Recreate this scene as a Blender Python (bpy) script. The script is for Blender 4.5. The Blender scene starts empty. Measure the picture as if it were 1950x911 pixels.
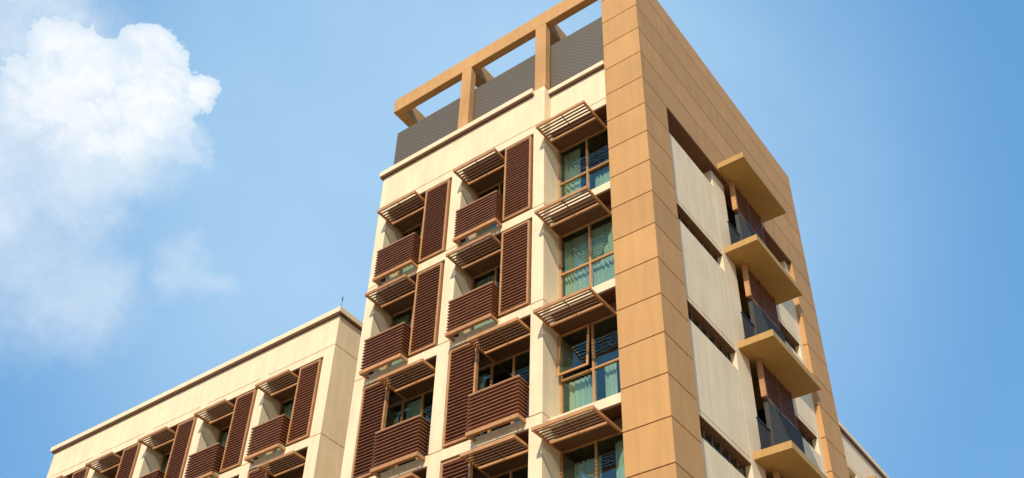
import bpy, math, random
from mathutils import Vector, Matrix
random.seed(7)
S = bpy.context.scene
COL = S.collection

# ------------------------------------------------------------------ camera
YAW, PIT, ROL = 0.6925411, 0.7062683, 0.0581937
cam_pos = Vector((8.622753, -16.85154, -26.719745))
fwd = Vector((-math.sin(YAW)*math.cos(PIT), math.cos(YAW)*math.cos(PIT), math.sin(PIT)))
r0 = Vector((math.cos(YAW), math.sin(YAW), 0.0)); u0 = r0.cross(fwd)
rgt = r0*math.cos(ROL) + u0*math.sin(ROL); upv = -r0*math.sin(ROL) + u0*math.cos(ROL)
cd = bpy.data.cameras.new('camera'); co = bpy.data.objects.new('camera', cd); COL.objects.link(co)
M = Matrix.Identity(4)
for i in range(3):
    M[i][0] = rgt[i]; M[i][1] = upv[i]; M[i][2] = -fwd[i]; M[i][3] = cam_pos[i]
co.matrix_world = M
cd.sensor_width = 36.0; cd.lens = 2045.4365/1950*36.0
cd.shift_x = (975-911.5)/1950; cd.shift_y = (535.17-455.5)/1950
cd.clip_start = 0.1; cd.clip_end = 5000
S.camera = co

# ------------------------------------------------------------------ light
SUN_EL = math.radians(42); SUN_OFF = math.radians(20)      # off: how far the sun stands to the +X side of the street front
sun_dir = Vector((math.sin(SUN_OFF)*math.cos(SUN_EL), -math.cos(SUN_OFF)*math.cos(SUN_EL), math.sin(SUN_EL)))
sl = bpy.data.lights.new('sun', 'SUN'); so = bpy.data.objects.new('sun', sl); COL.objects.link(so)
sl.energy = 4.8; sl.angle = math.radians(0.53); sl.color = (1.0, 0.865, 0.68)
so.rotation_euler = sun_dir.to_track_quat('Z', 'Y').to_euler()
so.location = (0, 0, 30)

S.view_settings.view_transform = 'Standard'
try: S.view_settings.look = 'None'
except Exception: pass
S.view_settings.exposure = 0.0; S.view_settings.gamma = 1.0
S.cycles.max_bounces = 8; S.cycles.diffuse_bounces = 4; S.cycles.transparent_max_bounces = 12

W = bpy.data.worlds.new('World'); S.world = W; W.use_nodes = True
nt = W.node_tree; nt.nodes.clear()
def N(t, **k):
    n = nt.nodes.new(t)
    for a, b in k.items(): setattr(n, a, b)
    return n
def lk(a, b): nt.links.new(a, b)
out = N('ShaderNodeOutputWorld'); bg = N('ShaderNodeBackground'); lk(bg.outputs[0], out.inputs[0])
bg.inputs['Strength'].default_value = 0.15
sky = N('ShaderNodeTexSky'); sky.sky_type = 'NISHITA'; sky.sun_disc = False
sky.sun_elevation = SUN_EL
sky.sun_rotation = math.atan2(sun_dir.x, sun_dir.y)
sky.air_density = 1.25; sky.dust_density = 1.2; sky.ozone_density = 1.6
def V(op, a, b=None, out_i=0):
    n = N('ShaderNodeVectorMath', operation=op)
    for i, x in enumerate((a, b)):
        if x is None: continue
        if hasattr(x, 'is_output'): lk(x, n.inputs[i])
        else: n.inputs[i].default_value = x
    return n.outputs['Value'] if op in ('DOT_PRODUCT', 'LENGTH', 'DISTANCE') else n.outputs[0]
def Mt(op, a, b=None, c=None, clamp=False):
    n = N('ShaderNodeMath', operation=op); n.use_clamp = clamp
    for i, x in enumerate((a, b, c)):
        if x is None: continue
        if hasattr(x, 'is_output'): lk(x, n.inputs[i])
        else: n.inputs[i].default_value = x
    return n.outputs[0]
def ramp(x, lo, hi):
    n = N('ShaderNodeMapRange'); n.interpolation_type = 'SMOOTHSTEP'
    lk(x, n.inputs[0]); n.inputs[1].default_value = lo; n.inputs[2].default_value = hi
    return n.outputs[0]
def mixc(f, a, b):
    n = N('ShaderNodeMix', data_type='RGBA')
    if hasattr(f, 'is_output'): lk(f, n.inputs[0])
    else: n.inputs[0].default_value = f
    for i, x in ((6, a), (7, b)):
        if hasattr(x, 'is_output'): lk(x, n.inputs[i])
        else: n.inputs[i].default_value = (*x, 1)
    return n.outputs[2]
# cloud bank: a patch of the sky dome around one fixed compass direction; positions are in tenths of 2.8 degrees
tc = N('ShaderNodeTexCoord').outputs['Generated']
CD = (-0.85226, 0.39060, 0.34803)
cC = Vector(CD).normalized()
cE = Vector((cC.y, -cC.x, 0)).normalized()      # towards the right as seen from the street
cU = cE.cross(cC)
cR = cE*math.cos(0.0) ; cT = cU
def cloud_xy(u, v):      # used once, at build time, to write down where each puff stands on the dome
    d = (fwd + rgt*((u-911.5)/2045.4) - upv*((v-535.2)/2045.4)).normalized()
    w = d.dot(cC)
    return Vector((d.dot(cE)/w*20, d.dot(cT)/w*20, 0))
w_ = V('DOT_PRODUCT', tc, tuple(cC))
front = ramp(w_, 0.2, 0.5)
px = Mt('MULTIPLY', Mt('DIVIDE', V('DOT_PRODUCT', tc, tuple(cE)), w_), 20)
py = Mt('MULTIPLY', Mt('DIVIDE', V('DOT_PRODUCT', tc, tuple(cT)), w_), 20)
cmb = N('ShaderNodeCombineXYZ'); lk(px, cmb.inputs[0]); lk(py, cmb.inputs[1]); P0 = cmb.outputs[0]
def noise(vec, sc, det, rough=0.5, col=False):
    n = N('ShaderNodeTexNoise'); n.inputs['Scale'].default_value = sc; n.inputs['Detail'].default_value = det
    n.inputs['Roughness'].default_value = rough+0.08; lk(vec, n.inputs['Vector'])
    return n.outputs['Color'] if col else n.outputs['Fac']
def warp(sc, det, amp, off=(0, 0, 0)):
    c = noise(V('ADD', P0, off), sc, det, 0.55, True)
    c = V('SUBTRACT', c, (0.5, 0.5, 0.5)); s = N('ShaderNodeVectorMath', operation='SCALE'); lk(c, s.inputs[0]); s.inputs[3].default_value = amp
    m = V('MULTIPLY', s.outputs[0], (1, 1, 0))
    return V('ADD', P0, m)
PW = warp(1.7, 10, 0.8)
PWf = V('SUBTRACT', noise(V('ADD', P0, (7.1, 2.2, 0)), 5.5, 5, 0.5, True), (0.5, 0.5, 0.5))
PW = V('ADD', PW, V('MULTIPLY', PWf, (0.22, 0.22, 0)))
PS = warp(0.55, 7, 2.4, (4.2, 1.3, 0))
def puffs(P, L):
    acc = None
    for u, v, r in L:
        c = cloud_xy(u, v)
        d = Mt('SUBTRACT', 1.0, Mt('DIVIDE', V('DISTANCE', P, tuple(c)), r/100.0))
        acc = d if acc is None else Mt('MAXIMUM', acc, d)
    return acc
# crisp cumulus head and its soft lower body
head = puffs(PW, [(130, 105, 88), (215, 150, 95), (290, 110, 80), (312, 150, 60), (380, 168, 44), (335, 195, 50), (200, 230, 130), (110, 200, 130), (290, 215, 85)])
body = puffs(PS, [(190, 260, 190), (90, 290, 230), (20, 130, 280), (-60, 280, 300), (-200, 60, 320), (310, 250, 90), (-40, -120, 190)])
low = puffs(PS, [(60, 440, 200), (130, 540, 150), (-60, 500, 230), (10, 400, 220), (40, 520, 170)])
wisp = puffs(PS, [(370, 515, 85), (410, 545, 55), (340, 540, 60)])
veil = puffs(PS, [(130, 540, 180), (20, 620, 120)])
n1 = noise(P0, 0.45, 8, 0.6)
mh = ramp(head, 0.0, 0.13)
mb = Mt('MULTIPLY', ramp(body, -0.05, 0.6), Mt('MULTIPLY_ADD', ramp(n1, 0.3, 0.62), 0.36, 0.6))
mw = Mt('MULTIPLY', ramp(wisp, -0.1, 1.0), 0.42)
ml = Mt('MULTIPLY', ramp(low, -0.1, 0.75), Mt('MULTIPLY_ADD', ramp(n1, 0.3, 0.62), 0.32, 0.36))
mask = Mt('MAXIMUM', Mt('MAXIMUM', mb, ml), mw)
mask = Mt('MAXIMUM', mask, Mt('MULTIPLY', mh, Mt('MULTIPLY_ADD', ramp(puffs(PS, [(250, 80, 290), (60, 100, 150)]), 0.0, 0.5), 0.75, 0.25)))
mask = Mt('MULTIPLY', mask, front)
# thin even cloud veil elsewhere in the sky, mostly out of the picture
n2 = N('ShaderNodeTexNoise'); n2.inputs['Scale'].default_value = 1.7; n2.inputs['Detail'].default_value = 7; lk(tc, n2.inputs['Vector'])
shade = Mt('MULTIPLY', ramp(head, 0.0, 0.6), ramp(noise(PW, 1.1, 7), 0.3, 0.58))
ccol = mixc(Mt('MULTIPLY_ADD', shade, 0.75, 0.22), (4.3, 5.3, 6.3), (6.6, 6.75, 6.9))
# humid air whitens the blue
air0 = mixc(0.6, sky.outputs[0], (1.0, 3.1, 6.0))
hz = V('DOT_PRODUCT', tc, tuple((fwd + rgt*((900-911.5)/2045.4) - upv*((430-535.2)/2045.4)).normalized()))   # thin high haze, a wide soft patch
thin = Mt('MULTIPLY', ramp(hz, 0.885, 1.0), Mt('MULTIPLY_ADD', noise(P0, 0.16, 3), 0.7, 0.5), None, True)
air = mixc(thin, air0, (2.95, 4.55, 6.2))
fin = mixc(Mt('MULTIPLY', mask, 0.97), air, ccol)
lk(fin, bg.inputs['Color'])

# ------------------------------------------------------------------ materials
def mat(name, col, rough=0.8, var=0.06, scale=3.0, bump=0.0, bscale=60, metal=0.0, stain=0.0, course=0.0, orand=0.0):
    m = bpy.data.materials.new(name); m.use_nodes = True; t = m.node_tree; b = t.nodes['Principled BSDF']
    b.inputs['Roughness'].default_value = rough; b.inputs['Metallic'].default_value = metal
    tx = t.nodes.new('ShaderNodeTexCoord'); no = t.nodes.new('ShaderNodeTexNoise')
    no.inputs['Scale'].default_value = scale; no.inputs['Detail'].default_value = 8; no.inputs['Roughness'].default_value = 0.65
    t.links.new(tx.outputs['Object'], no.inputs['Vector'])
    mr = t.nodes.new('ShaderNodeMapRange'); mr.inputs[1].default_value = 0.3; mr.inputs[2].default_value = 0.7
    mr.inputs[3].default_value = 1-var; mr.inputs[4].default_value = 1+var; t.links.new(no.outputs['Fac'], mr.inputs[0])
    mx = t.nodes.new('ShaderNodeVectorMath'); mx.operation = 'SCALE'; mx.inputs[0].default_value = col
    src = mr.outputs[0]
    if stain:
        mp = t.nodes.new('ShaderNodeMapping'); mp.inputs['Scale'].default_value = (5, 5, 0.5); t.links.new(tx.outputs['Object'], mp.inputs[0])
        n3 = t.nodes.new('ShaderNodeTexNoise'); n3.inputs['Scale'].default_value = 1.0; n3.inputs['Detail'].default_value = 6
        t.links.new(mp.outputs[0], n3.inputs['Vector'])
        m3 = t.nodes.new('ShaderNodeMapRange'); m3.inputs[1].default_value = 0.35; m3.inputs[2].default_value = 0.75
        m3.inputs[3].default_value = 1.0; m3.inputs[4].default_value = 1-stain; t.links.new(n3.outputs['Fac'], m3.inputs[0])
        mm = t.nodes.new('ShaderNodeMath'); mm.operation = 'MULTIPLY'; t.links.new(src, mm.inputs[0]); t.links.new(m3.outputs[0], mm.inputs[1]); src = mm.outputs[0]
    def mul(src, lo, hi, fac):
        a = t.nodes.new('ShaderNodeMapRange'); a.inputs[3].default_value = lo; a.inputs[4].default_value = hi; t.links.new(fac, a.inputs[0])
        q = t.nodes.new('ShaderNodeMath'); q.operation = 'MULTIPLY'; t.links.new(src, q.inputs[0]); t.links.new(a.outputs[0], q.inputs[1]); return q.outputs[0]
    if course:
        sp = t.nodes.new('ShaderNodeSeparateXYZ'); t.links.new(tx.outputs['Object'], sp.inputs[0])
        fl = t.nodes.new('ShaderNodeMath'); fl.operation = 'SNAP'; fl.inputs[1].default_value = 1.1; t.links.new(sp.outputs[2], fl.inputs[0])
        wn = t.nodes.new('ShaderNodeTexWhiteNoise'); wn.noise_dimensions = '1D'; t.links.new(fl.outputs[0], wn.inputs['W'])
        src = mul(src, 1-course, 1+course, wn.outputs['Value'])
    if orand:
        oi = t.nodes.new('ShaderNodeObjectInfo'); src = mul(src, 1-orand, 1+orand, oi.outputs['Random'])
    t.links.new(src, mx.inputs[3]); t.links.new(mx.outputs[0], b.inputs['Base Color'])
    if bump:
        n4 = t.nodes.new('ShaderNodeTexNoise'); n4.inputs['Scale'].default_value = bscale; n4.inputs['Detail'].default_value = 4
        t.links.new(tx.outputs['Object'], n4.inputs['Vector'])
        bu = t.nodes.new('ShaderNodeBump'); bu.inputs['Strength'].default_value = bump; bu.inputs['Distance'].default_value = 0.01
        t.links.new(n4.outputs['Fac'], bu.inputs['Height']); t.links.new(bu.outputs[0], b.inputs['Normal'])
    return m
CREAM = mat('cream_render', (0.835, 0.675, 0.445), 0.9, 0.06, 1.3, 0.35, 40, stain=0.12)
TAN = mat('tan_cladding', (0.535, 0.287, 0.098), 0.75, 0.06, 0.9, 0.3, 50, stain=0.13, course=0.055)
OCHRE = mat('ochre_paint', (0.46, 0.275, 0.085), 0.75, 0.08, 1.5, 0.3, 50, stain=0.12)
TAND = mat('joint_filler', (0.16, 0.085, 0.04), 0.9)
JOINT = mat('render_joint', (0.42, 0.33, 0.2), 0.9)
WOOD = mat('golden_wood', (0.46, 0.225, 0.085), 0.5, 0.2, 6, 0.2, 30, orand=0.12)
LOUV = mat('maroon_louvre', (0.205, 0.082, 0.036), 0.5, 0.22, 5, orand=0.16)
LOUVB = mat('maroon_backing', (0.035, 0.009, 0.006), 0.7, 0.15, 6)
SOFF = mat('brown_soffit_and_shade', (0.13, 0.055, 0.022), 0.6, 0.15, 4)
BLADE = mat('awning_blade', (0.17, 0.085, 0.035), 0.5, 0.15, 6)
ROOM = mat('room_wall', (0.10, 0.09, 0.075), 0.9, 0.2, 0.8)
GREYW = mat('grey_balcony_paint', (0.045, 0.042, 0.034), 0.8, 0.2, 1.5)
DARKM = mat('dark_steel', (0.03, 0.03, 0.032), 0.4, 0.1, 4, metal=0.5)
GROUND = mat('pavement', (0.27, 0.19, 0.105), 0.9, 0.1, 0.3)
ROOF = mat('roof_concrete', (0.3, 0.29, 0.27), 0.9, 0.1, 1)
WHITE = mat('white_frame', (0.6, 0.57, 0.5), 0.5, 0.1, 3)
def curtain_mat(name, col):
    m = mat(name, col, 0.9, 0.15, 1.2, orand=0.12)
    return m
CURT = curtain_mat('teal_curtain', (0.44, 0.44, 0.35))
BLIND = curtain_mat('pale_blind', (0.55, 0.62, 0.52))
def glass_mat(name='green_glass', tint=(0.83, 0.94, 0.90)):
    m = bpy.data.materials.new(name); m.use_nodes = True; t = m.node_tree; t.nodes.clear()
    o = t.nodes.new('ShaderNodeOutputMaterial'); mx = t.nodes.new('ShaderNodeMixShader')
    tr = t.nodes.new('ShaderNodeBsdfTransparent'); tr.inputs[0].default_value = (*tint, 1)
    gl = t.nodes.new('ShaderNodeBsdfGlossy'); gl.inputs['Roughness'].default_value = 0.02
    gl.inputs['Color'].default_value = (0.75, 0.95, 0.9, 1)
    ge = t.nodes.new('ShaderNodeNewGeometry'); dt = t.nodes.new('ShaderNodeVectorMath'); dt.operation = 'DOT_PRODUCT'
    t.links.new(ge.outputs['True Normal'], dt.inputs[0]); t.links.new(ge.outputs['Incoming'], dt.inputs[1])
    def mm(op, a, b):
        n = t.nodes.new('ShaderNodeMath'); n.operation = op
        for i, x in enumerate((a, b)):
            if hasattr(x, 'is_output'): t.links.new(x, n.inputs[i])
            else: n.inputs[i].default_value = x
        return n.outputs[0]
    sch = mm('ADD', mm('MULTIPLY', mm('POWER', mm('SUBTRACT', 1.0, mm('ABSOLUTE', dt.outputs['Value'], 0)), 5.0), 0.9), 0.09)
    nz = t.nodes.new('ShaderNodeTexNoise'); nz.inputs['Scale'].default_value = 1.6
    tx = t.nodes.new('ShaderNodeTexCoord'); t.links.new(tx.outputs['Object'], nz.inputs['Vector'])
    bu = t.nodes.new('ShaderNodeBump'); bu.inputs['Strength'].default_value = 0.25; bu.inputs['Distance'].default_value = 0.03
    t.links.new(nz.outputs['Fac'], bu.inputs['Height']); t.links.new(bu.outputs[0], gl.inputs['Normal'])
    t.links.new(sch, mx.inputs[0]); t.links.new(tr.outputs[0], mx.inputs[1]); t.links.new(gl.outputs[0], mx.inputs[2])
    t.links.new(mx.outputs[0], o.inputs[0]); return m
GLASS = glass_mat()
def mesh_mat():
    m = bpy.data.materials.new('woven_screen'); m.use_nodes = True; t = m.node_tree; b = t.nodes['Principled BSDF']
    b.inputs['Roughness'].default_value = 0.6
    tx = t.nodes.new('ShaderNodeTexCoord'); sp = t.nodes.new('ShaderNodeSeparateXYZ'); t.links.new(tx.outputs['Object'], sp.inputs[0])
    def mth(op, a, c=None):
        n = t.nodes.new('ShaderNodeMath'); n.operation = op
        for i, x in enumerate((a, c)):
            if x is None: continue
            if hasattr(x, 'is_output'): t.links.new(x, n.inputs[i])
            else: n.inputs[i].default_value = x
        return n.outputs[0]
    h = mth('ADD', sp.outputs[0], sp.outputs[1])
    k = 2*math.pi/0.155
    s1 = mth('SINE', mth('MULTIPLY', mth('ADD', h, sp.outputs[2]), k)); s2 = mth('SINE', mth('MULTIPLY', mth('SUBTRACT', h, sp.outputs[2]), k))
    pr = mth('MAXIMUM', s1, s2)
    mr = t.nodes.new('ShaderNodeMapRange'); mr.inputs[1].default_value = 0.2; mr.inputs[2].default_value = 0.9
    t.links.new(pr, mr.inputs[0])
    cr = t.nodes.new('ShaderNodeMix'); cr.data_type = 'RGBA'; t.links.new(mr.outputs[0], cr.inputs[0])
    cr.inputs[6].default_value = (0.125, 0.100, 0.068, 1); cr.inputs[7].default_value = (0.072, 0.06, 0.043, 1)
    t.links.new(cr.outputs[2], b.inputs['Base Color'])
    return m
MESH = mesh_mat()

# ------------------------------------------------------------------ mesh helpers
class MB:
    def __init__(s): s.v = []; s.f = []; s.mi = []
    def box(s, x0, x1, y0, y1, z0, z1, mi=0):
        if x0 > x1: x0, x1 = x1, x0
        if y0 > y1: y0, y1 = y1, y0
        if z0 > z1: z0, z1 = z1, z0
        n = len(s.v)
        s.v += [(x0,y0,z0),(x1,y0,z0),(x1,y1,z0),(x0,y1,z0),(x0,y0,z1),(x1,y0,z1),(x1,y1,z1),(x0,y1,z1)]
        s.f += [(n,n+3,n+2,n+1),(n+4,n+5,n+6,n+7),(n,n+1,n+5,n+4),(n+1,n+2,n+6,n+5),(n+2,n+3,n+7,n+6),(n+3,n,n+4,n+7)]
        s.mi += [mi]*6; return s
    def blade_x(s, x0, x1, cy, cz, w, t, ang, mi=0):      # a board along X, tilted about X
        c, sn = math.cos(ang), math.sin(ang); n = len(s.v)
        for x in (x0, x1):
            for a, b in ((-w/2,-t/2),(w/2,-t/2),(w/2,t/2),(-w/2,t/2)):
                s.v.append((x, cy+a*c-b*sn, cz+a*sn+b*c))
        s.f += [(n,n+3,n+2,n+1),(n+4,n+5,n+6,n+7)] + [(n+i, n+(i+1)%4, n+4+(i+1)%4, n+4+i) for i in range(4)]
        s.mi += [mi]*6; return s
    def tube(s, a, b, r0, r1=None, seg=8, mi=0):
        a = Vector(a); b = Vector(b); r1 = r0 if r1 is None else r1
        d = (b-a).normalized(); p = d.orthogonal().normalized(); q = d.cross(p); n = len(s.v)
        for c, r in ((a, r0), (b, r1)):
            for i in range(seg):
                t = 2*math.pi*i/seg; s.v.append(tuple(c+p*r*math.cos(t)+q*r*math.sin(t)))
        s.f += [(n+i, n+(i+1)%seg, n+seg+(i+1)%seg, n+seg+i) for i in range(seg)]
        s.f += [tuple(n+i for i in reversed(range(seg))), tuple(n+seg+i for i in range(seg))]
        s.mi += [mi]*(seg+2); return s
    def sheet(s, pts, z0, z1, th, mi=0):                  # a hanging cloth following points in plan, with thickness
        n = len(s.v); k = len(pts)
        for z in (z0, z1):
            for (x, y) in pts: s.v.append((x, y, z))
            for (x, y) in pts: s.v.append((x, y+th, z))
        for i in range(k-1):
            s.f += [(n+i, n+i+1, n+2*k+i+1, n+2*k+i), (n+k+i+1, n+k+i, n+3*k+i, n+3*k+i+1),
                    (n+i+1, n+i, n+k+i, n+k+i+1), (n+2*k+i, n+2*k+i+1, n+3*k+i+1, n+3*k+i)]
            s.mi += [mi]*4
        s.f += [(n, n+2*k, n+3*k, n+k), (n+k-1, n+2*k-1, n+4*k-1, n+3*k-1)]; s.mi += [mi]*2
        return s
    def build(s, name, mats, parent=None, bevel=0.0, loc=None):
        me = bpy.data.meshes.new(name); me.from_pydata(s.v, [], s.f)
        for m in (mats if isinstance(mats, (list, tuple)) else [mats]): me.materials.append(m)
        me.polygons.foreach_set('material_index', s.mi); me.update()
        o = bpy.data.objects.new(name, me); COL.objects.link(o)
        if parent: o.parent = parent
        if loc: o.location = loc
        if bevel:
            b = o.modifiers.new('bevel', 'BEVEL'); b.width = bevel; b.segments = 2; b.limit_method = 'ANGLE'
        return o
def root(name, label, cat, loc=(0, 0, 0), group=None):
    o = bpy.data.objects.new(name, None); COL.objects.link(o); o.location = loc
    o['label'] = label; o['category'] = cat
    if group: o['group'] = group
    return o
def copy_part(o, parent, loc):
    c = o.copy(); COL.objects.link(c); c.parent = parent; c.location = loc
    for ch in list(o.children):
        d = ch.copy(); COL.objects.link(d); d.parent = c
    return c
used = set()
def place(o, parent, loc):                               # the first call moves the original, later ones copy it
    if o.name in used: return copy_part(o, parent, loc)
    used.add(o.name); o.parent = parent; o.location = loc; return o

GZ = -28.35
g = MB().box(-900, 900, -900, 900, GZ-0.5, GZ).build('ground', GROUND); g['kind'] = 'structure'

# ------------------------------------------------------------------ modules of one bay
# local origin: left edge of the opening, front plane of the frame, top of the opening.  Opening 2.56 wide, 3.0 high.
OW, OH, PITCH, FL = 2.56, 3.0, 2.97, 3.3
WD = 0.735                      # depth of the window plane behind the front plane
def shutter(x0, x1, slat_n=27):
    z1, z0 = -0.11, -2.96
    f = MB(); t = 0.055
    f.box(x0, x0+t, -0.05, 0.05, z0, z1).box(x1-t, x1, -0.05, 0.05, z0, z1)
    f.box(x0+t, x1-t, -0.05, 0.05, z0, z0+t).box(x0+t, x1-t, -0.05, 0.05, z1-t, z1)
    o = f.build('shutter', WOOD)
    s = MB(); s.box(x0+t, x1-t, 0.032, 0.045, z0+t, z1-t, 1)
    n = slat_n; dz = (z1-z0-2*t)/n
    for i in range(n):
        zc = z0+t+dz*(i+0.5)
        s.blade_x(x0+t, x1-t, 0.0, zc+random.uniform(-.002, .002), 0.085, 0.022, math.radians(-6))
    s.build('slats', [LOUV, LOUVB], o); return o
def screen(x0, x1, wrap_left=True):
    # slatted balcony box: fins on the front and both ends, standing 0.3 in front of the frame
    z1, z0, yf, yb = -2.02, -2.93, -0.31, 0.10
    s = MB(); n = 9; dz = (z1-z0)/n
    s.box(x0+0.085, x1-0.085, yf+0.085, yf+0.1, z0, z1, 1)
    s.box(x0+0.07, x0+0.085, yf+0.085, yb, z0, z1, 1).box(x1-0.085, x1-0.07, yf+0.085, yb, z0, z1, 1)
    for i in range(n+1):
        zc = z0+dz*i
        s.box(x0, x1, yf, yf+0.084, zc-0.013, zc+0.013)
        s.box(x0, x0+0.07, yf+0.084, yb, zc-0.013, zc+0.013).box(x1-0.07, x1, yf+0.084, yb, zc-0.013, zc+0.013)
    o = s.build('balcony_screen', [LOUV, LOUVB])
    r = MB().box(x0-0.01, x1+0.01, yf-0.02, yf+0.075, z0-0.21, z0-0.105).box(x0-0.005, x0+0.045, yf+0.08, yb+0.1, z0-0.2, z0-0.115).box(x1-0.045, x1+0.005, yf+0.08, yb+0.1, z0-0.2, z0-0.115)
    r.build('bottom_rail', WOOD, o)
    c = MB().box(x0, x1, yf-0.004, yf+0.05, z1+0.018, z1+0.045).build('top_rail', WOOD, o)
    for fx in (x0+0.12, (x0+x1)/2, x1-0.16):
        MB().box(fx, fx+0.03, yf+0.08, yf+0.11, z0-0.2, z0-0.02).build('hanger', DARKM, o)
    return o
def awning(x0, x1, yback, yfront=-0.45, arm=True):
    z = -0.40; t = 0.05
    f = MB()
    f.box(x0, x1, yfront, yfront+t, z-0.045, z+0.045)
    f.box(x0, x0+t, yfront+t, yback, z-0.035, z+0.035).box(x1-t, x1, yfront+t, yback, z-0.035, z+0.035)
    yi = yfront+0.66
    f.box(x0+t, x1-t, yi, yi+t, z-0.04, z+0.02)
    o = f.build('awning', WOOD)
    s = MB(); n = 5; dy = (yi-yfront-t)/(n+1); y = yfront+t+dy
    for i in range(n):
        s.blade_x(x0+t, x1-t, y+dy*i, z, 0.05, 0.016, math.radians(4))
    # cross battens above the blades
    xx = (x0+x1)/2; s.box(xx, xx+0.02, yfront+t, yi, z+0.012, z+0.035)
    s.build('blades', BLADE, o)
    MB().box(x0+t+0.002, x1-t-0.002, yi+t+0.002, yback, z-0.005, z+0.015).build('board', SOFF, o)
    return o
def curtain_pts(x0, x1, y, n, amp):
    k = n*6; ph = random.uniform(0, 6)
    return [(x0+(x1-x0)*i/k, y+amp*(0.6+0.4*math.sin(i*0.23+ph))*math.sin(2*math.pi*i/6.0+1.3*math.sin(i*0.17+ph))) for i in range(k+1)]
def window(xs, transoms, curtains, blind=None, zb=-3.0, zt=0.0, y=WD, open_sash=None, base=WOOD):
    # xs: frame verticals; transoms: heights
    f = MB(); t = 0.055
    x0, x1 = xs[0], xs[-1]
    for i, x in enumerate(xs):
        a = x if i == 0 else (x-t if i == len(xs)-1 else x-t/2)
        f.box(a, a+t, y-0.03, y+0.04, zb, zt-0.40)
    zz = [zb] + sorted(transoms)
    for i in range(len(xs)-1):
        a = xs[i]+(t if i == 0 else t/2); b = xs[i+1]-(t if i == len(xs)-2 else t/2)
        f.box(a, b, y-0.02, y+0.035, zb, zb+t)
        for z in transoms: f.box(a, b, y-0.035, y+0.035, z-t/2, z+t/2)
    o = f.build('window', base)
    MB().box(x0, x1, y-0.012, y+0.03, zt-0.40+t/2, zt-0.04).build('header_panel', SOFF, o)
    p = MB()
    for i in range(len(xs)-1):
        for j in range(len(zz)-1):
            if open_sash == (i, j): continue
            a, b = xs[i]+t/2, xs[i+1]-t/2
            p.box(a+0.002, b-0.002, y+0.002, y+0.010, zz[j]+t/2+0.001, zz[j+1]-t/2-0.001)
    p.build('pane', GLASS, o)
    if open_sash:
        i, j = open_sash; a, b = xs[i]+t/2+0.01, xs[i+1]-t/2-0.01; h = zz[j+1]-zz[j]-t-0.02; zt_ = zz[j+1]-t/2-0.01
        ang = math.radians(4.5); q = MB(); yy = y-0.06
        def bl(x_0, x_1, d0, d1, mi, th):
            n = len(q.v)
            for x in (x_0, x_1):
                for d, tt in ((d0, 0), (d1, 0), (d1, th), (d0, th)):
                    q.v.append((x, yy - d*math.sin(ang) - tt*math.cos(ang), zt_ - d*math.cos(ang) + tt*math.sin(ang)))
            q.f += [(n,n+3,n+2,n+1),(n+4,n+5,n+6,n+7)]+[(n+k, n+(k+1)%4, n+4+(k+1)%4, n+4+k) for k in range(4)]; q.mi += [mi]*6
        bl(a, a+0.05, 0, h, 0, 0.035); bl(b-0.05, b, 0, h, 0, 0.035); bl(a+0.05, b-0.05, 0, 0.05, 0, 0.035); bl(a+0.05, b-0.05, h-0.05, h, 0, 0.035)
        bl(a+0.051, b-0.051, 0.051, h-0.051, 1, 0.008)
        q.build('open_sash', [base, GLASS], o)
    if curtains:
        c = MB()
        for (cx0, cx1, cz0, cz1, n) in curtains: c.sheet(curtain_pts(cx0, cx1, y+0.16, n, 0.035), cz0, cz1, 0.006)
        cu = c.build('curtain', CURT, o)
        for pl in cu.data.polygons: pl.use_smooth = False
    if blind:
        MB().box(blind[0], blind[1], y+0.09, y+0.10, blind[2], blind[3]).build('blind', BLIND, o)
    return o
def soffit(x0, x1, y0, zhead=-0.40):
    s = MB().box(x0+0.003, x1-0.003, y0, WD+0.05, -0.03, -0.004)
    return s.build('soffit_or_shade_panel', SOFF)

A_SH = shutter(1.60, 2.51); A_SC = screen(0.12, 1.57); A_AW = awning(0.0+0.015, 1.54, WD-0.04)
B_SH = shutter(0.07, 0.97); B_SC = screen(1.00, 2.49); B_AW = awning(0.97, 2.5, WD-0.04)
SOF = soffit(0, OW, 0.03)
VARI = []
random.seed(3)
for k in range(4):
    cs = []
    w_c = (0.5, 0.9, 0.0, 0.6)[k]
    if w_c: cs.append((0.06, 0.06+w_c, -2.95, -0.45, 5))
    if k in (1, 3): cs.append((1.9, 2.5, -2.95, -0.45, 5))
    VARI.append(window([0.0+0.004, 0.85, 1.55, OW-0.004], [-0.40, -1.55], cs, blind=(0.9, 1.5, -1.1, -0.45) if k == 2 else None))
def bay(parent, x, y, z, kind, k):
    loc = (x, y, z)
    sh, sc, aw = (A_SH, A_SC, A_AW) if kind == 'A' else (B_SH, B_SC, B_AW)
    place(sh, parent, loc); place(sc, parent, loc); place(aw, parent, loc); place(SOF, parent, loc); place(VARI[k % 4], parent, loc)

# ------------------------------------------------------------------ the tower
T = root('apartment_tower', 'tall cream and tan apartment tower with brown louvred shutters, slatted awnings and a rooftop frame', 'building', (0, 0, GZ))
OFF = -GZ
class TB(MB):
    def build(s, name, mats, parent=None, bevel=0.0, off=True):
        o = MB.build(s, name, mats, parent, bevel)
        return o
T.location = (0, 0, 0)
FY = -0.255; Z0 = -3.62; WL = -9.35
NF = 7
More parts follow.
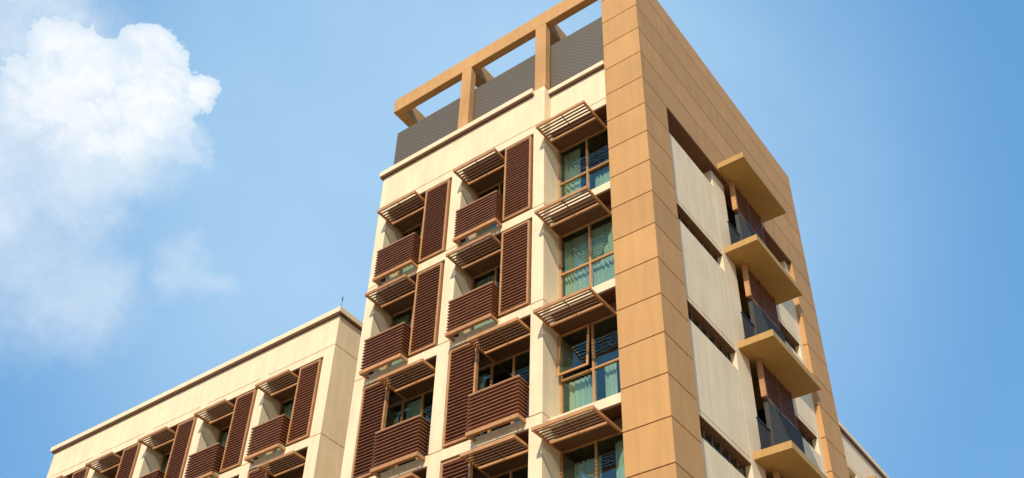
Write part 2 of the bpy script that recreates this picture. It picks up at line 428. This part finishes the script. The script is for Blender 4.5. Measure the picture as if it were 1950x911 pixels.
# piers and bands
w = MB()
def pier(mb, x0, x1, y0, y1, ztop, zbot, seams, core=0.02):
    zs_ = [ztop] + [z for z in seams if zbot < z < ztop] + [zbot]
    for a, b in zip(zs_[:-1], zs_[1:]):
        mb.box(x0, x1, y0, y1, b+(0.011 if b != zbot else 0), a-(0.011 if a != ztop else 0))
seams = [-3.32-FL*i for i in range(9)]
seam_j = MB()
for (a, b) in ((WL, -8.97), (-6.41, -6.0), (-3.44, -3.07)):
    top = -1.93 if b != -3.07 else -1.55
    if b == -3.07: top = -1.76
    pier(w, a, b, FY, 0.53, top, GZ, seams)
    for z in seams:
        if z > GZ: w.box(a+0.02, b-0.02, FY+0.025, 0.5, z-0.0109, z+0.0109, 1)
for (a, b) in ((-8.97, -6.41), (-6.0, -3.44)):
    w.box(a, b, FY, 0.53, Z0, -3.332)
    w.box(a, b, FY, 0.53, -3.308, -1.93)
    w.box(a, b, FY+0.025, 0.5, -3.3319, -3.3081, 1)
    for i in range(NF): w.box(a, b, FY, 0.53, Z0-OH-0.3-FL*i, Z0-OH-FL*i)
    w.box(a, b, FY, 0.53, GZ, Z0-FL*NF)
w.box(-3.07, -1.17, 0.05, 0.53, Z0+0.04, -3.332)
w.box(-3.07, -1.17, 0.05, 0.53, -3.308, -1.95)
w.box(-3.07, -1.17, 0.075, 0.5, -3.3319, -3.3081, 1)
for i in range(NF): w.box(-3.07, -1.17, 0.05, 0.53, Z0-OH-0.26-FL*i, Z0-OH-FL*i)
w.box(-3.07, -1.17, 0.05, 0.53, GZ, Z0-FL*NF+0.04)
w.build('wall', [CREAM, JOINT], T, 0.012)
c = MB()
c.box(WL-0.1, -3.44, FY-0.12, 0.2, -1.93, -1.73)
c.box(WL-0.1, WL+0.2, 0.2, 10.7, -1.93, -1.73)
c.build('cornice', CREAM, T, 0.012)
MB().box(WL-0.07, -3.44, FY-0.085, FY-0.001, -1.985, -1.932).box(WL-0.07, WL-0.001, FY-0.001, 10.6, -1.985, -1.932).build('cornice_shade_strip', SOFF, T)  # dark strip added as the shadow line under the cornice
MB().box(-3.07, -1.175, -0.03, 0.049, -2.0, -1.952).build('cornice_shade_strip', SOFF, T)  # same dark strip, painted shade below the recessed cornice
MB().box(-3.07, -1.17, -0.06, 0.2, -1.95, -1.78).build('cornice', CREAM, T, 0.012)
# body: side, rear, floors and rooms
b = MB()
b.box(WL, WL+0.25, 0.53, 10.7, GZ, -1.93)
b.build('side_wall', CREAM, T); b = MB()
b.box(WL+0.25, -0.7, 10.45, 10.7, GZ, -1.93)
b.build('rear_wall', CREAM, T)
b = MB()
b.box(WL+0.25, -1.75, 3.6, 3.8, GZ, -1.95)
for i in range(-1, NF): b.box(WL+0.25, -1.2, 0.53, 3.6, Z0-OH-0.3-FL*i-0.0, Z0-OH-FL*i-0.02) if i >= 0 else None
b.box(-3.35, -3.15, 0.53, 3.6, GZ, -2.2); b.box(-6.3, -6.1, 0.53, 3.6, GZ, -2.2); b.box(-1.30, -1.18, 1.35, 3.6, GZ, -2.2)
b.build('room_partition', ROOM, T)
MB().box(WL+0.2, -0.4, 0.2, 10.45, -2.2, -1.96).build('roof', ROOF, T)
# rooftop frame: beam, posts, cross beams
PB, PT = 1.25, 1.9
fr = MB()
fr.box(WL, -1.17, FY, 0.0, PB, PT)
fr.build('roof_beam', TAN, T, 0.015)
for k, (a, b_, zb) in enumerate(((WL, -8.97, None), (-6.36, -5.97, -1.73), (-3.43, -3.04, -1.76))):
    if zb is not None:
        MB().box(a, b_, FY, 0.0, zb, PB-0.001).build('post', TAN, T, 0.012)
    MB().box(a+0.002, b_, 0.001, 10.4, PB, PT-0.004).build('cross_beam', TAN, T, 0.012)
    if k == 0: pass
MB().box(WL, -0.41, 10.402, 10.74, PB, PT).build('roof_beam', TAN, T, 0.015)
for (a, b_) in ((WL, -8.97), (-6.36, -5.97), (-3.43, -3.04)):
    MB().box(a, b_, 10.404, 10.73, -1.93, PB-0.001).build('post', TAN, T)
# woven screens between the posts
def wavy(x0, x1, y0, z0, z1, amp=0.004):
    m = MB(); k = 40
    pts = [(x0+(x1-x0)*i/k, y0) for i in (0, k)]
    m.sheet(pts, z0, z1, 0.02); return m
wavy(WL+0.06, -6.0, 0.03, -1.72, 0.43).build('mesh_screen', MESH, T)
wavy(-5.98, -3.42, 0.03, -1.72, 0.43).build('mesh_screen', MESH, T)
wavy(-3.41, -1.185, 0.045, -1.755, 0.43).build('mesh_screen', MESH, T)
m = MB(); m.box(WL+0.05, WL+0.07, 0.07, 10.3, -1.72, 0.43); m.build('mesh_screen', MESH, T)
p = MB()
for (x, yy) in ((WL+0.09, 0.1), (-5.96, 0.1), (-3.72, 0.09), (-1.24, 0.1)): p.tube((x, yy, -1.9), (x, yy, 0.5), 0.02)
p.box(-9.25, -3.45, 0.075, 0.1, 0.39, 0.42); p.build('screen_rail', DARKM, T)

# tan cladding: corner pillar and the frame round the side elevation, laid in courses of 1.1 m
K = [1.9] + [1.1 - 1.1*i + 0.0 for i in range(0, 28)]
K = [z for z in K if z > GZ] + [GZ]
J = 0.013
D = 10.744
cl = MB(); jt = MB()
for a, b_ in zip(K[:-1], K[1:]):
    za = a-(J if a != 1.9 else 0); zb = b_+(J if b_ != GZ else 0)
    cl.box(-1.17, 0.0, 0.0, 1.3, zb, za)
    if b_ >= -3.31:
        cl.box(-0.45, 0.0, 1.3, D, zb, za)
    else:
        cl.box(-0.75, 0.0, 9.3, D, zb, za)
cl.box(-1.15, -0.02, 0.02, 1.28, GZ+.1, 1.87, 1)
cl.box(-0.43, -0.02, 1.3, D-0.02, -3.28, 1.87, 1)
cl.box(-0.73, -0.02, 9.32, D-0.02, GZ+.1, -3.3, 1)
cl.build('cladding', [TAN, TAND], T, 0.006)

# side elevation inside the frame
PX = -0.15; SD = 0.27
pn = MB(); pn2 = MB()
def panel(y0, y1, ye):        # wall strip with slots from y0 to ye, plain from ye to y1
    return
for i in range(NF):
    st = -3.41-FL*i if i else -3.324; sb = -4.0-FL*i
    nt_ = -3.41-FL*(i+1)
    seam = nt_+0.13
    for pn_, ya, yb in ((pn, 1.3, 4.15), (pn2, 7.2, 9.05)):
        pn_.box(PX-SD, PX, ya, yb, seam+0.009, sb)
        pn_.box(PX-SD, PX, ya, yb, nt_, seam-0.009)
        pn_.box(PX-SD+.01, PX-0.02, ya, yb, seam-0.0089, seam+0.0089, 1)
    for pn_, ya, yb in ((pn, 4.15, 4.93), (pn2, 9.05, 9.3)):
        pn_.box(PX-SD, PX, ya, yb, sb-2.72, st if i == 0 else sb+0.59)
        # between slots: continuous
pn2.build('side_wall', [CREAM, JOINT], T, 0.01)
pn.build('side_wall', [CREAM, JOINT], T, 0.01)
# strip windows in the slots
def strip(y0, y1, dark=False):
    f = MB(); x = PX-SD+0.11
    h = 0.59
    f.box(x-0.05, x-0.002, y0, y1, -h, -h+0.04).box(x-0.05, x-0.002, y0, y1, -0.04, -0.002)
    n = max(3, round((y1-y0)/0.42)); dy = (y1-y0)/n
    for i in range(n+1):
        yy = y0+dy*i; f.box(x-0.06, x-0.004, yy-(0.03 if i else 0), yy+(0.03 if i < n else 0), -h+0.04, -0.04)
    f.box(x, PX-0.012, y0, y1-0.004, -0.022, -0.003)
    o = f.build('strip_window', SOFF)
    MB().box(x-0.035, x-0.027, y0+0.02, y1-0.02, -h+0.041, -0.041).build('pane', GLASS, o)
    return o
S1 = strip(1.3, 4.15); S2 = strip(7.2, 9.05)
for i in range(1, NF):
    place(S1, T, (0, 0, -3.41-FL*i)); place(S2, T, (0, 0, -3.41-FL*i))
# top slot: a plain recess with a rendered back wall
MB().box(PX-SD-0.12, PX-SD-0.1, 1.3, 4.15, -4.0, -3.302).box(PX-SD-0.12, PX-SD-0.1, 7.2, 9.05, -4.0, -3.302).build('recess_back', CREAM, T)
MB().box(PX-SD-0.09, -0.012, 1.302, 4.92, -3.322, -3.3015).build('soffit_or_shade_panel', SOFF, T)  # dark sheet added under the tan band, shade of the top slot as colour
MB().box(PX-SD-0.09, -0.012, 7.31, 9.298, -3.322, -3.3015).build('soffit_or_shade_panel', SOFF, T)  # matching dark sheet for the shade in the right slot
# dark rooms behind the slots, lining of the balcony recess
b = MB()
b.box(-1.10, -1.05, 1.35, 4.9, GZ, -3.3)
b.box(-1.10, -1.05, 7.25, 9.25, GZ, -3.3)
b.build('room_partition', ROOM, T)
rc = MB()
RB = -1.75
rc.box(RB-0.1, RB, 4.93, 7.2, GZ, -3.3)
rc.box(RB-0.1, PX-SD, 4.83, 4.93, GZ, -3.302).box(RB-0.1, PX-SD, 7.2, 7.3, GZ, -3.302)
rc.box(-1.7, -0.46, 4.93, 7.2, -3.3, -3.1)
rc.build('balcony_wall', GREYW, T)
# balcony slabs, screens, parapets
ZS = -3.215; SL = 0.83; Y0, Y1 = 4.32, 7.2
sb_ = MB().box(PX+0.001, SL, Y0, Y1, 0, 0.21).box(RB+0.001, PX, 4.931, 7.199, 0.003, 0.207)
SLAB = sb_.build('balcony_slab', OCHRE, None, 0.008)
can = MB().box(0.001, SL, Y0, Y1, 0, 0.21).box(RB+0.001, 0.0, Y0+0.001 if False else 4.935, 7.195, -0.03+0.03, 0.08)
sc = MB()
# folding louvre leaves hanging under the slab
xa, xb = 0.0, 0.14
sc.box(xa, xb, 5.0, 5.07, -1.17, -0.002)
o_ = sc.build('folding_screen', WOOD)
s = MB()
for (ya, yb) in ((5.09, 5.92), (5.99, 6.83)):
    s.box(0.045, 0.06, ya, yb, -1.12, -0.03, 1)
    for k in range(11):
        z = -0.07-0.1*k; s.box(0.06, 0.1, ya, yb, z-0.014, z+0.014)
        s.box(0.02, 0.045, ya, yb, z-0.014, z+0.014)
s.build('slats', [LOUV, LOUVB], o_)
MB().box(0.0, 0.11, 5.93, 5.98, -1.15, -0.003).build('stile', LOUV, o_)
MB().box(0.0, 0.11, 6.84, 6.89, -1.22, -0.003).build('stile', LOUV, o_)
s = MB().box(0.02, 0.09, 5.075, 6.83, -1.165, -1.125).build('bottom_rail', WOOD, o_)
FS = o_
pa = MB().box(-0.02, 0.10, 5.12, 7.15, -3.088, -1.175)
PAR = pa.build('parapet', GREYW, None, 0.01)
rl = MB()
for k in range(8):
    y = 4.42+k*0.09; rl.box(0.03, 0.05, y, y+0.02, -3.06, -2.15)
rl.box(0.02, 0.06, 4.4, 5.11, -2.15, -2.11).box(0.02, 0.06, 4.4, 5.11, -3.0, -2.97)
RAIL = rl.build('railing', DARKM)
dr = MB(); dr.box(RB+0.002, RB+0.06, 5.1, 5.16, -3.05, -0.4).box(RB+0.002, RB+0.06, 6.0, 6.06, -3.05, -0.4).box(RB+0.002, RB+0.06, 6.9, 6.96, -3.05, -0.4).box(RB+0.002, RB+0.06, 5.16, 6.9, -0.46, -0.4)
DOOR = dr.build('balcony_door', SOFF)
MB().box(RB+0.01, RB+0.03, 5.16, 6.0, -3.05, -0.46).box(RB+0.01, RB+0.03, 6.06, 6.9, -3.05, -0.46).build('pane', GLASS, DOOR)
for i in range(NF):
    z = ZS-FL*i
    place(SLAB, T, (0, 0, z))
    if i < NF-1:
        for q in (FS, PAR, RAIL, DOOR): place(q, T, (0, 0, z))

# bays on the street front
k = 0
for i in range(6):
    kind = 'A' if i < 2 else 'B'
    for x in (-8.97, -6.0):
        bay(T, x, FY, Z0-FL*i, kind, k); k += 3 if i % 2 else 2
# wide window bay beside the pillar
def big(i):
    xs = [-3.066, -2.13, -1.174]
    cur = {0: [(-3.0, -2.45, -2.95, -0.45, 4), (-2.0, -1.2, -2.95, -1.9, 7)], 1: [(-3.0, -1.2, -2.95, -0.5, 16)],
           2: [(-2.95, -2.2, -2.95, -1.75, 6), (-1.95, -1.6, -2.95, -1.6, 4)], 3: [(-2.8, -2.1, -2.95, -0.7, 5), (-1.75, -1.2, -2.95, -0.5, 4)], 4: [(-3.0, -2.3, -2.95, -0.45, 6)]}[i % 5]
    return window(xs, [-0.40, -1.75], cur, y=0.48, open_sash=(0, 1) if i == 2 else None)
BAW = awning(-3.05, -1.45, 0.44, yfront=-0.70)
BSO = MB().box(-3.066, -1.174, 0.08, 0.53, 0.008, 0.036).build('soffit_or_shade_panel', SOFF)
for i in range(6):
    z = Z0-FL*i
    wi = big(i); wi.parent = T; wi.location = (0, 0, z)
    place(BAW, T, (0, 0, z)); place(BSO, T, (0, 0, z))

# ------------------------------------------------------------------ left wing
L = root('apartment_block', 'lower cream block left of the tower with brown shutters and flat parapet', 'building')
LX, LY, LZ = -12.17, 1.31, -6.72
w = MB(); lj = MB()
xl_end = -27.48
ls = [LZ+0.29-FL*i for i in range(7)]
# end wall doubles as the first pier
pier(w, -12.63, LX, LY, 11.0, -5.2, GZ, ls)
for z in ls: w.box(-12.6, LX-0.02, LY+0.025, 10.95, z-0.0109, z+0.0109, 1)
for kx in range(5):
    x1 = -12.63-PITCH*kx; x0 = x1-OW
    pier(w, x0-(0.41), x0, LY, LY+0.78, -5.2, GZ, ls[1:])
    for z in ls[1:]: w.box(x0-0.39, x0-0.02, LY+0.025, LY+0.7, z-0.0109, z+0.0109, 1)
    w.box(x0, x1, LY, LY+0.78, LZ, ls[0]-0.011); w.box(x0, x1, LY, LY+0.78, ls[0]+0.011, -5.2)
    w.box(x0, x1, LY+0.025, LY+0.7, ls[0]-0.0109, ls[0]+0.0109, 1)
    for j in range(3): w.box(x0, x1, LY, LY+0.78, LZ-OH-0.3-FL*j, LZ-OH-FL*j)
    w.box(x0, x1, LY, LY+0.78, GZ, LZ-FL*3-0.0)
w.build('wall', [CREAM, JOINT], L, 0.012)
c = MB(); c.box(xl_end-0.2, LX+0.1, LY-0.12, LY+0.25, -5.2, -5.0).box(LX-0.25, LX+0.1, LY+0.25, 11.0, -5.2, -5.0)
c.build('cornice', CREAM, L, 0.012)
MB().box(xl_end-0.1, LX+0.07, LY-0.085, LY-0.001, -5.27, -5.202).box(LX+0.001, LX+0.07, LY-0.001, 10.9, -5.27, -5.202).build('cornice_shade_strip', SOFF, L)  # cornice shadow put in as a dark strip, front and end wall
b = MB(); b.box(xl_end-0.4, xl_end-0.0, LY+0.79, 11, GZ, -5.21).box(xl_end, -12.63, 10.75, 11, GZ, -5.21); b.build('side_wall', CREAM, L)
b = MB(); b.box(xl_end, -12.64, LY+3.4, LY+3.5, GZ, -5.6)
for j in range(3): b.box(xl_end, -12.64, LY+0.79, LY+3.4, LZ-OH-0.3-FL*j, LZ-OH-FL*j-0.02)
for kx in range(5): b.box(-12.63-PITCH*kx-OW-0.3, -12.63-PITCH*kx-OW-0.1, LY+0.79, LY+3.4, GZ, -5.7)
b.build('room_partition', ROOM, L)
MB().box(xl_end-0.01, -12.64, LY+0.26, 10.74, -5.6, -5.3).build('roof', ROOF, L)
for j in range(2):
    for kx in range(5):
        x0 = -12.63-PITCH*kx-OW
        bay(L, x0, LY, LZ-FL*j, 'A' if j == 0 else 'B', kx*2+j+1)
an = MB().tube((-14.1, 3.0, -5.3), (-14.1, 3.0, -3.1), 0.012, 0.010).tube((-14.1, 3.0, -3.1), (-14.1, 3.0, -2.45), 0.008, 0.004)
an.tube((-14.1, 3.0, -2.62), (-14.1, 3.0, -2.42), 0.022, 0.015).box(-14.16, -14.04, 2.94, 3.06, -5.31, -5.24)
an.build('lightning_rod', DARKM, L)

# ------------------------------------------------------------------ right wing
R_ = root('rear_block', 'low cream block peeking out behind the right edge of the tower', 'building')
RX = -1.85; RY0 = 10.9; RY1 = 46.0; RZ = -4.85
w = MB(); rj = MB(); of = 0.17
w.box(-14, RX-0.3, RY0, RY1, GZ, RZ-0.35)
ynodes = []
y = RY0+3.1
mods = []
while y < RY1-4: mods.append(y); y += 7.3
yprev = RY0
# module: slot y..y+3.4, balcony y+4.1..y+7.0
z_s = -3.41-FL+of
w.box(RX-0.29, RX, RY0, RY1, z_s+0.13+0.009, RZ-0.2)
w.box(RX-0.29, RX, RY0, RY1, z_s, z_s+0.13-0.009)
w.box(RX-0.28, RX-0.02, RY0, RY1, z_s+0.122, z_s+0.138, 1)
for j in range(4):
    st = z_s-FL*j; sb2 = st-0.59
    segs = []
    yy = RY0
    for m_ in mods:
        segs.append((yy, m_)); yy = m_+3.4
    segs.append((yy, RY1))
    for a, b_ in segs: w.box(RX-0.29, RX, a, b_, sb2, st-0.0)
    w.box(RX-0.29, RX, RY0, RY1, sb2-(FL-0.59), sb2)
w.box(RX-0.29, RX, RY0, RY1, GZ, z_s-FL*4)
w.build('wall', [CREAM, JOINT], R_)
MB().box(RX-0.3, RX+0.1, RY0, RY1, RZ-0.2, RZ).build('cornice', CREAM, R_, 0.012)
MB().box(RX+0.001, RX+0.08, RY0, RY1, RZ-0.29, RZ-0.202).build('cornice_shade_strip', SOFF, R_)  # dark strip standing in for shade under this cornice
for j in range(4):
    for m_ in mods:
        f = MB(); f.box(RX-0.28, RX-0.25, m_, m_+3.4, z_s-FL*j-0.59, z_s-FL*j)
        for q in range(9): f.box(RX-0.25, RX-0.2, m_+0.42*q, m_+0.42*q+0.05, z_s-FL*j-0.59, z_s-FL*j)
        f.build('strip_window', SOFF, R_)
        MB().box(RX+0.001, RX+0.4, m_+4.25, m_+7.0, z_s-FL*j+0.05, z_s-FL*j+0.26).build('balcony_slab', OCHRE, R_)
